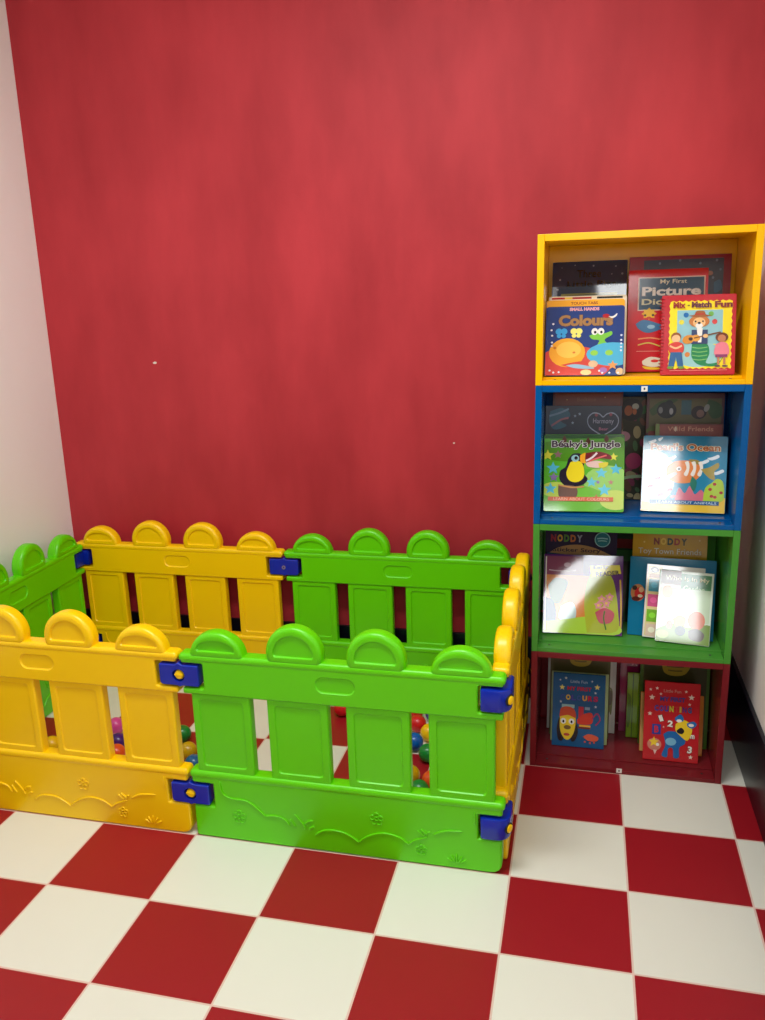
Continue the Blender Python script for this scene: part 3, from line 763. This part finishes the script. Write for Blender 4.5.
for u, v, s_, c in ((.11, .44, .09, (90, 196, 226)), (.08, .71, .085, (90, 196, 226)), (.72, .5, .08, (110, 206, 230)), (.9, .45, .08, (80, 190, 222)), (.6, .62, .075, (110, 206, 230)), (.76, .72, .09, (110, 210, 236)), (.04, .27, .08, (226, 220, 60)), (.87, .29, .06, (230, 224, 70)), (.17, .26, .06, (150, 110, 110)), (.12, .56, .07, (140, 120, 170)), (.66, .83, .06, (196, 120, 80)), (.84, .62, .04, (196, 140, 130)), (.68, .62, .03, (150, 120, 190))): a.star(u, v, s_, c, .95)
a.blob([(.30, .32), (.36, .25), (.46, .25), (.5, .32), (.5, .5), (.55, .58), (.48, .66), (.3, .68), (.2, .6), (.2, .48), (.27, .42)], (38, 30, 48))
a.blob([(.33, .36), (.42, .34), (.49, .4), (.5, .55), (.42, .62), (.32, .60), (.28, .5)], (246, 222, 40)); a.ell(.39, .31, .05, .045, (150, 196, 200)); a.ell(.40, .305, .022, .024, K_)
a.blob([(.45, .27), (.52, .24), (.53, .36), (.46, .36)], (246, 170, 40)); a.blob([(.52, .24), (.68, .22), (.82, .26), (.84, .32), (.7, .31), (.53, .36)], (120, 24, 36)); a.line([(.53, .34), (.6, .30), (.66, .24)], .025, (240, 220, 220)); a.line([(.56, .35), (.66, .31), (.78, .27)], .02, (226, 96, 96)); a.blob([(.52, .37), (.66, .34), (.78, .38), (.7, .43), (.56, .42)], (236, 200, 190)); a.blob([(.68, .37), (.8, .36), (.78, .42), (.7, .43)], (226, 210, 60))
a.blob([(.18, .66), (.4, .68), (.4, .82), (.2, .82)], (120, 90, 80)); a.line([(.18, .66), (.35, .69), (.5, .68)], .02, (206, 150, 90)); a.rect(.05, .815, .87, .87, (226, 116, 82)); a.text('LEARN ABOUT COLOURS', .12, .825, .82, .86, (246, 206, 180), .0)
a.text("B\u00e9aky's Jungle", .09, .075, .95, .19, (66, 40, 60), .03, (246, 246, 240), .045)
book('board_book', 'green jungle board book with a toucan, left in the blue cube', .238, .236, .015, (1.6615, .617, F[2]), 17, (96, 186, 50), a, yaw=3, rad=.006, spine=(14, 74, 28))
a = Art().rect(0, 0, 1, .2, (20, 122, 156)).ell(.1, .55, .3, .38, (170, 206, 214)).blob([(0, .87), (.3, .9), (.7, .85), (1, .8), (1, 1), (0, 1)], (240, 196, 60))
for u, v, s_ in ((.1, .07, .05), (.2, .03, .03), (.84, .27, .07), (.72, .33, .07), (.9, .46, .07), (.35, .28, .05)): a.blob([(u-s_, v+.01), (u-.01, v-.005), (u+s_*.8, v-s_*.5), (u+s_, v), (u, v+.035), (u-s_*.6, v+.035)], (226, 236, 240))
a.blob([(.3, .4), (.4, .33), (.55, .32), (.68, .36), (.7, .5), (.6, .6), (.45, .62), (.34, .58), (.29, .5)], (226, 130, 60)); a.blob([(.55, .30), (.66, .31), (.7, .37), (.6, .35)], (150, 130, 60))
for u in (.52, .6, .68): a.blob([(u-.015, .34), (u+.03, .33), (u+.045, .42), (u+.02, .52), (u-.02, .5), (u+.01, .42)], (240, 232, 220))
a.blob([(.70, .43), (.8, .40), (.9, .34), (.91, .4), (.86, .46), (.87, .56), (.8, .54)], (170, 150, 74)); a.ell(.44, .43, .03, .03, W_); a.ell(.44, .435, .014, .016, K_); a.blob([(.29, .52), (.38, .48), (.42, .5), (.32, .57)], (170, 160, 150))
a.blob([(.4, .85), (.45, .68), (.52, .75), (.58, .65), (.64, .76), (.72, .7), (.76, .86)], (214, 110, 130)); a.blob([(.6, .52), (.66, .6), (.63, .72), (.58, .64)], (30, 120, 100))
a.blob([(.74, .85), (.76, .68), (.84, .6), (.9, .55), (.97, .6), (.98, .82), (.88, .86)], (176, 206, 50)); 
for u, v in ((.82, .69), (.87, .62), (.88, .79), (.95, .73), (.84, .78)): a.ell(u, v, .022, .02, (176, 40, 40))
for u, v in ((.19, .56), (.1, .67), (.23, .78), (.34, .71), (.38, .8)): a.ell(u, v, .035, .018, (214, 110, 120), -20)
a.rect(.1, .845, .93, .9, (18, 84, 136)); a.text('LEARN ABOUT ANIMALS', .18, .857, .9, .89, (206, 226, 236), .0)
a.text("Pearl's Ocean", .09, .095, .92, .19, (180, 96, 40), .03, (250, 232, 190), .045)
book('board_book', 'blue ocean board book with an orange fish, right in the blue cube', .238, .2285, .015, (1.949, .645, F[2]), 13.5, (26, 132, 168), a, yaw=-3, rad=.006, spine=(206, 116, 60), gloss=.06)

# --- green cube
a = Art()
x = .07
for ch, c in zip('NODDY', ((160, 50, 60), (214, 160, 50), (90, 140, 60), (196, 110, 60), (150, 150, 170))):
    a.text(ch, x, .05, x+.075, .125, c, .05, (66, 60, 90), .03); x += .093
a.ell(.80, .09, .11, .078, (150, 196, 206)); a.ell(.80, .09, .1, .07, (44, 112, 128)); a.line([(.73, .08), (.8, .075), (.87, .08)], .012, (140, 190, 200)); a.line([(.74, .105), (.8, .1), (.86, .105)], .01, (140, 190, 200))
a.blob([(.02, .26), (.2, .18), (.45, .15), (.7, .18), (.98, .27), (.98, .3), (.5, .3), (.02, .3)], (176, 134, 90)); a.poly([(.02, .24), (.5, .27), (.8, .27), (.98, .3), (.98, .45), (.02, .45)], (46, 86, 118))
a.text('Sticker Story', .10, .185, .78, .24, (44, 30, 60), .02)
book('picture_book', 'dark purple sticker book with coloured title letters, behind the reader book', .226, .318, .010, (1.658, .728, F[1]), 7, (44, 38, 66), a)
a = Art().rect(.3, .1, .62, .2, (96, 30, 30)).rect(.3, .22, .62, .34, (40, 84, 40)).rect(.62, 0, .7, 1, (74, 60, 96))
book('picture_book', 'dark green book barely visible between the two lettered books', .20, .312, .010, (1.803, .785, F[1]), 5, (24, 50, 32), a)
a = Art()
x = .28
for ch, c in zip('NODDY', ((120, 40, 40), (226, 190, 70), (30, 70, 60), (160, 50, 50), (36, 60, 50))):
    a.text(ch, x, .055, x+.078, .125, c, .05); x += .093
a.text('Toy Town Friends', .07, .16, .93, .235, (214, 206, 186), .01, (140, 96, 40), .03); a.ell(.15, .1, .012, .01, (226, 200, 120)); a.ell(.9, .07, .012, .01, (226, 200, 120)); a.ell(.85, .3, .07, .03, (96, 30, 24))
book('picture_book', 'mustard book with coloured title letters, at the back right of the green cube', .224, .320, .010, (1.932, .728, F[1]), 7, (196, 150, 40), a)
a = Art()
a.rect(.01, .02, .5, .26, (140, 66, 96)).rect(.01, .26, .6, .98, (226, 138, 64)).blob([(.05, .4), (.15, .3), (.3, .34), (.26, .5), (.2, .62), (.1, .6)], (94, 120, 90)).blob([(0, .55), (.12, .6), (.16, .8), (.1, 1), (0, 1)], (30, 84, 130)).blob([(.22, .66), (.36, .6), (.42, .72), (.38, .84), (.2, .82)], (190, 214, 214)).blob([(.0, .86), (.3, .82), (.6, .78), (.95, .86), (.9, 1), (0, 1)], (176, 214, 66))
a.blob([(.56, .98), (.52, .6), (.58, .26), (.72, .16), (.88, .3), (.95, .7), (.93, .95)], (178, 186, 52)); a.ell(.3, .13, .05, .03, (206, 170, 190)); a.line([(.06, .2), (.2, .21), (.4, .2)], .012, (226, 200, 214)); a.line([(.02, .03), (.02, .5), (.02, .97)], .015, (236, 226, 220))
a.poly([(.58, .13), (.96, .11), (.98, .22), (.6, .28)], (226, 210, 50)); a.text('Early', .63, .125, .82, .175, (40, 30, 60), .02, rot=-4); a.text('READER', .66, .195, .96, .25, (30, 24, 50), .03, rot=-7)
for u, v in ((.74, .55), (.8, .6), (.7, .63), (.77, .68), (.84, .52)): a.star(u, v, .06, (226, 150, 160), 1.0, inner=.6); a.ell(u, v, .016, .016, (240, 210, 90))
a.blob([(.66, .72), (.78, .66), (.9, .72), (.86, .84), (.72, .85)], (196, 84, 100)); a.line([(.78, .7), (.77, .8), (.8, .93)], .018, (70, 120, 40))
a.line([(.97, .3), (.985, .6), (.985, .9)], .02, (214, 170, 60))
book('picture_book', 'early reader book with purple edge and white glare across it', .247, .254, .006, (1.6695, .650, F[1]), 19.5, (92, 36, 116), a, yaw=1.6, gloss=.05, spine=(230, 220, 210), curl=0.22)
a = Art().ell(.1, .46, .085, .11, (196, 130, 80)).ell(.12, .47, .06, .08, (206, 50, 50)).ell(.06, .40, .03, .03, (60, 40, 30)).ell(.14, .42, .03, .035, (230, 180, 140)).ell(.13, .5, .03, .02, (236, 226, 200)).ell(.08, .54, .05, .03, (100, 40, 30))
book('picture_book', 'plain teal blue book standing behind the garden book', .256, .250, .006, (1.937, .669, F[1]), 15.5, (8, 118, 160), a, yaw=-4, gloss=.06)
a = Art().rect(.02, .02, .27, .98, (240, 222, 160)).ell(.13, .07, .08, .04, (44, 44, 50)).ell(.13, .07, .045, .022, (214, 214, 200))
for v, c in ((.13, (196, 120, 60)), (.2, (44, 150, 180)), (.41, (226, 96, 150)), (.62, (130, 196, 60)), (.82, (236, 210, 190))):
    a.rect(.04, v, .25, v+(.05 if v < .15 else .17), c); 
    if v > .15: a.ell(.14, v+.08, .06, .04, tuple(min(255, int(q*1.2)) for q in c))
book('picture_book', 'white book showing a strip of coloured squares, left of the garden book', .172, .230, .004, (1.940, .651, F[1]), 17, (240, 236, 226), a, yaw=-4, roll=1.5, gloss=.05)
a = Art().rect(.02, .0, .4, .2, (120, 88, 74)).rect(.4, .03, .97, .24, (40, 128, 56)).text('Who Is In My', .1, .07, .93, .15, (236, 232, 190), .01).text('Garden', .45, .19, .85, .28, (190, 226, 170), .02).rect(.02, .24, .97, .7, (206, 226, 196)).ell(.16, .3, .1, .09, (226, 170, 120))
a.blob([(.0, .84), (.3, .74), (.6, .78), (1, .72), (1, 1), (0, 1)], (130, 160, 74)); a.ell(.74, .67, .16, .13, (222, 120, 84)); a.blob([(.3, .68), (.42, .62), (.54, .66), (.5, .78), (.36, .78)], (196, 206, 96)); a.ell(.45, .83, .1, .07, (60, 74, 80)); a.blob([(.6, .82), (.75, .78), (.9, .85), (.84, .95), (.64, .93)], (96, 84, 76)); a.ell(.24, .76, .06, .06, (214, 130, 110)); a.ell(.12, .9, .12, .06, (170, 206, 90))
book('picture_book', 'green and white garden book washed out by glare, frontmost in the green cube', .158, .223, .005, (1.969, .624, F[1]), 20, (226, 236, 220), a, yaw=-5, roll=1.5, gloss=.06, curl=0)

# --- red cube
a = Art().rect(.05, .03, .95, .97, (206, 208, 196)).blob([(.05, .2), (.12, .5), (.1, .9), (.05, .9)], (110, 100, 60)).blob([(.9, .5), (.96, .55), (.95, .8), (.9, .7)], (120, 130, 80)).ell(.93, .62, .03, .08, (90, 80, 60))
book('picture_book', 'pale grey book, widest and rearmost on the left of the red cube', .226, .330, .010, (1.674, .762, F[0]), 7, (196, 198, 190), a)
def olive_art(g=(78, 74, 30)):
    return Art().rect(.04, .02, .96, .98, g).blob([(.3, .06), (.7, .06), (.66, .19), (.5, .225), (.34, .19)], (180, 156, 44)).line([(.38, .12), (.5, .125), (.62, .12)], .02, (110, 96, 30)).line([(.4, .165), (.5, .17), (.6, .165)], .015, (110, 96, 30))
book('picture_book', 'dark olive book with yellow badge, behind the blue colouring book', .196, .318, .008, (1.668, .722, F[0]), 7, (84, 84, 40), olive_art(), gloss=.3)
book('colouring_book', 'pale green edged book just behind the blue colouring book', .184, .238, .008, (1.6685, .680, F[0]), 10, (168, 190, 130), Art().rect(.05, .05, .95, .95, (150, 176, 120)))
a = Art()
for u, v, r, c in ((.13, .09, .022, (206, 214, 220)), (.24, .06, .03, (196, 210, 196)), (.75, .085, .022, (206, 214, 220)), (.82, .24, .03, (206, 214, 220)), (.15, .39, .03, (206, 214, 220)), (.83, .43, .03, (206, 214, 220)), (.17, .19, .06, (226, 216, 120)), (.85, .16, .06, (226, 216, 120))): a.star(u, v, r, c, .7)
a.text('Little Fun', .33, .08, .66, .12, (150, 176, 206)); a.text('MY FIRST', .27, .17, .74, .225, (196, 30, 44), .03, (30, 40, 110), .02)
x = .14
for ch, c in zip('COLOURS', ((40, 80, 160), (230, 200, 60), (60, 70, 170), (40, 90, 170), (230, 170, 60), (200, 30, 60), (190, 40, 90))):
    a.text(ch, x, .285, x+.09, .36, c, .05, (20, 40, 110), .03); x += .107
a.blob([(.08, .78), (.12, .62), (.22, .6), (.22, .9), (.12, .92)], (16, 14, 24)); a.blob([(.36, .62), (.46, .66), (.5, .8), (.44, .92), (.36, .9)], (16, 14, 24))
a.blob([(.14, .58), (.28, .54), (.44, .58), (.43, .78), (.34, .90), (.24, .90), (.15, .78)], (236, 206, 40)); a.rect(.17, .42, .42, .47, (150, 196, 200)); a.blob([(.13, .6), (.16, .48), (.3, .45), (.42, .49), (.45, .6), (.3, .57)], (206, 76, 40))
for u in (.21, .37): a.ell(u, .655, .055, .04, W_); a.ell(u, .66, .02, .02, K_)
a.ell(.29, .74, .07, .03, (120, 90, 40)); a.ell(.28, .84, .06, .02, (190, 70, 60))
a.rect(.5, .44, .6, .66, (196, 40, 60)); a.rect(.62, .44, .72, .48, (140, 170, 200)); a.blob([(.48, .62), (.6, .54), (.76, .52), (.78, .64), (.7, .68), (.5, .68)], (206, 56, 40)); a.line([(.76, .6), (.86, .52), (.92, .6), (.84, .68)], .02, (170, 40, 90)); a.rect(.52, .69, .74, .715, (240, 190, 60)); a.rect(.5, .72, .74, .74, (130, 40, 30))
a.blob([(.6, .85), (.7, .81), (.82, .82), (.9, .85), (.86, .9), (.7, .9)], (216, 90, 60))
for u, v in ((.64, .92), (.74, .93), (.82, .92)): a.ell(u, v, .018, .013, (216, 90, 60))
book('colouring_book', 'blue colouring book with yellow face and red truck, left in the red cube', .168, .246, .008, (1.666, .650, F[0]), 11, (6, 86, 138), a, gloss=.2)
book('picture_book', 'magenta book at the very back, behind the lime book', .110, .318, .008, (1.856, .786, F[0]), 5, (136, 22, 74), Art().rect(.05, .05, .95, .6, (150, 26, 80)).star(.4, .2, .14, (196, 60, 120), .5))
book('picture_book', 'dark olive book with yellow badge, behind the red counting book', .216, .312, .008, (1.969, .712, F[0]), 7, (70, 110, 30), olive_art((64, 66, 28)), gloss=.3)
book('picture_book', 'lime green book seen between blue and red colouring books', .186, .226, .008, (1.917, .748, F[0]), 6, (122, 172, 24), Art().blob([(.0, .3), (.07, .4), (.05, .8), (0, .8)], (74, 124, 20)).rect(.08, 0, .10, 1, (60, 104, 24)))
book('colouring_book', 'orange edged book just behind the red counting book', .194, .196, .008, (1.960, .664, F[0]), 11, (206, 120, 40), Art().rect(.0, .0, .1, 1, (206, 170, 100)))
a = Art()
for u, v, r in ((.1, .1, .03), (.22, .08, .035), (.29, .15, .03), (.13, .2, .06), (.75, .1, .03), (.85, .17, .06), (.82, .26, .03), (.1, .41, .045), (.87, .93, .045), (.36, .57, .02)): a.star(u, v, r, (230, 214, 200), .65)
a.text('Little Fun', .34, .085, .66, .125, (196, 130, 120)); a.text('MY FIRST', .28, .18, .74, .24, (52, 60, 140), .03, (120, 30, 80), .02)
x = .18
for ch, c in zip('COUNTING', ((50, 60, 160), (50, 70, 170), (40, 60, 160), (196, 196, 50), (196, 44, 50), (206, 180, 60), (90, 50, 130), (30, 80, 140))):
    a.text(ch, x, .295, x+(.075 if ch != 'I' else .035), .37, c, .05); x += (.092 if ch != 'I' else .055)
a.rect(.15, .54, .31, .67, (30, 60, 150)); a.text('B', .19, .56, .27, .65, (206, 40, 50), .04)
for ch, x0, y0, x1, y1, rt in (('1', .27, .42, .34, .5, -20), ('2', .43, .48, .53, .56, 5), ('m', .85, .64, .93, .69, 0), ('3', .81, .79, .89, .88, 5)): a.text(ch, x0, y0, x1, y1, (236, 230, 220), .04, (30, 26, 30), .03, rot=rt)
a.blob([(.36, .66), (.45, .62), (.6, .62), (.74, .66), (.76, .76), (.66, .82), (.66, .94), (.56, .95), (.54, .84), (.46, .84), (.44, .95), (.34, .93), (.4, .8)], (16, 100, 170)); a.ell(.5, .75, .1, .05, (120, 186, 214))
a.blob([(.58, .52), (.7, .46), (.84, .5), (.88, .6), (.8, .72), (.66, .66), (.58, .6)], (240, 206, 40)); a.blob([(.56, .44), (.66, .39), (.72, .44), (.7, .48), (.58, .48)], (30, 110, 180)); a.blob([(.78, .5), (.9, .47), (.96, .51), (.88, .56), (.8, .54)], (30, 110, 180)); a.ell(.64, .475, .05, .02, W_); a.ell(.86, .52, .05, .02, W_); a.blob([(.6, .6), (.68, .56), (.74, .6), (.7, .64), (.62, .63)], K_)
a.ell(.2, .8, .13, .08, (206, 130, 110)); a.star(.19, .77, .1, (240, 206, 50), .7); a.ell(.26, .8, .03, .02, W_); a.poly([(.18, .87), (.25, .87), (.215, .93)], (230, 200, 190)); 
book('colouring_book', 'red counting book with blue dog and numbers, right in the red cube', .168, .256, .008, (1.955, .6155, F[0]), 11, (190, 22, 32), a, gloss=.2)

# ------------------------------------------------------------ play balls on the floor of the pen
def ball_mat(n, rgb): return mat('ball_'+n, rgb, 0.28, 0.5)
BC_ = {'pink': (216, 74, 150), 'purple': (66, 22, 112), 'green': (14, 130, 50), 'mustard': (196, 160, 10), 'teal': (10, 92, 140), 'yellow': (240, 190, 10), 'orange': (226, 84, 30), 'red': (206, 26, 32), 'blue': (0, 92, 180), 'violet': (70, 50, 150)}
BR_ = 0.0305
_bm = bmesh.new(); bmesh.ops.create_uvsphere(_bm, u_segments=40, v_segments=24, radius=BR_)
_bme = {}
balls = [
    ('pink', .056, .484, 'pink play ball inside the pen, seen left between yellow slats'),
    ('purple', .125, .385, 'dark purple play ball beside the pink one inside the pen'),
    ('orange', .158, .318, 'orange play ball under the purple one, seen between yellow slats'),
    ('yellow', -.094, .324, 'yellow play ball furthest left, peeking over the fence board'),
    ('green', .321, .476, 'green play ball half hidden behind a mustard ball at the front joint'),
    ('mustard', .392, .375, 'mustard play ball filling the gap where the front panels join'),
    ('teal', .448, .304, 'teal play ball below the mustard one at the front joint'),
    ('red', .821, .758, 'red play ball alone near the middle of the pen'),
    ('red', 1.090, .780, 'red play ball, topmost in the right gap of the green panel'),
    ('red', 1.117, .694, 'red play ball above the blue one in the right gap'),
    ('violet', 1.160, .775, 'violet play ball at the back of the right heap'),
    ('yellow', 1.168, .640, 'yellow play ball beside the red one in the right gap'),
    ('blue', 1.130, .571, 'bright blue play ball in the right gap'),
    ('green', 1.187, .509, 'green play ball below the blue one in the right gap'),
    ('mustard', 1.157, .372, 'mustard play ball near the bottom of the right gap'),
    ('orange', 1.228, .355, 'orange play ball low in the right gap beside the last slat'),
    ('green', 1.200, .297, 'dark green play ball, lowest in the right gap'),
    ('blue', 1.395, .215, 'blue play ball in the front right corner of the pen'),
]
for c, x, y, lab in balls:
    if c not in _bme:
        me = bpy.data.meshes.new('play_ball'); _bm.to_mesh(me); me.materials.append(ball_mat(c, BC_[c]))
        for p in me.polygons: p.use_smooth = True
        _bme[c] = me
    o = link(bpy.data.objects.new('play_ball', _bme[c])); o.location = (x, y, BR_+.0003)
    o['label'] = lab; o['category'] = 'ball'; o['group'] = 'play balls on the pen floor'
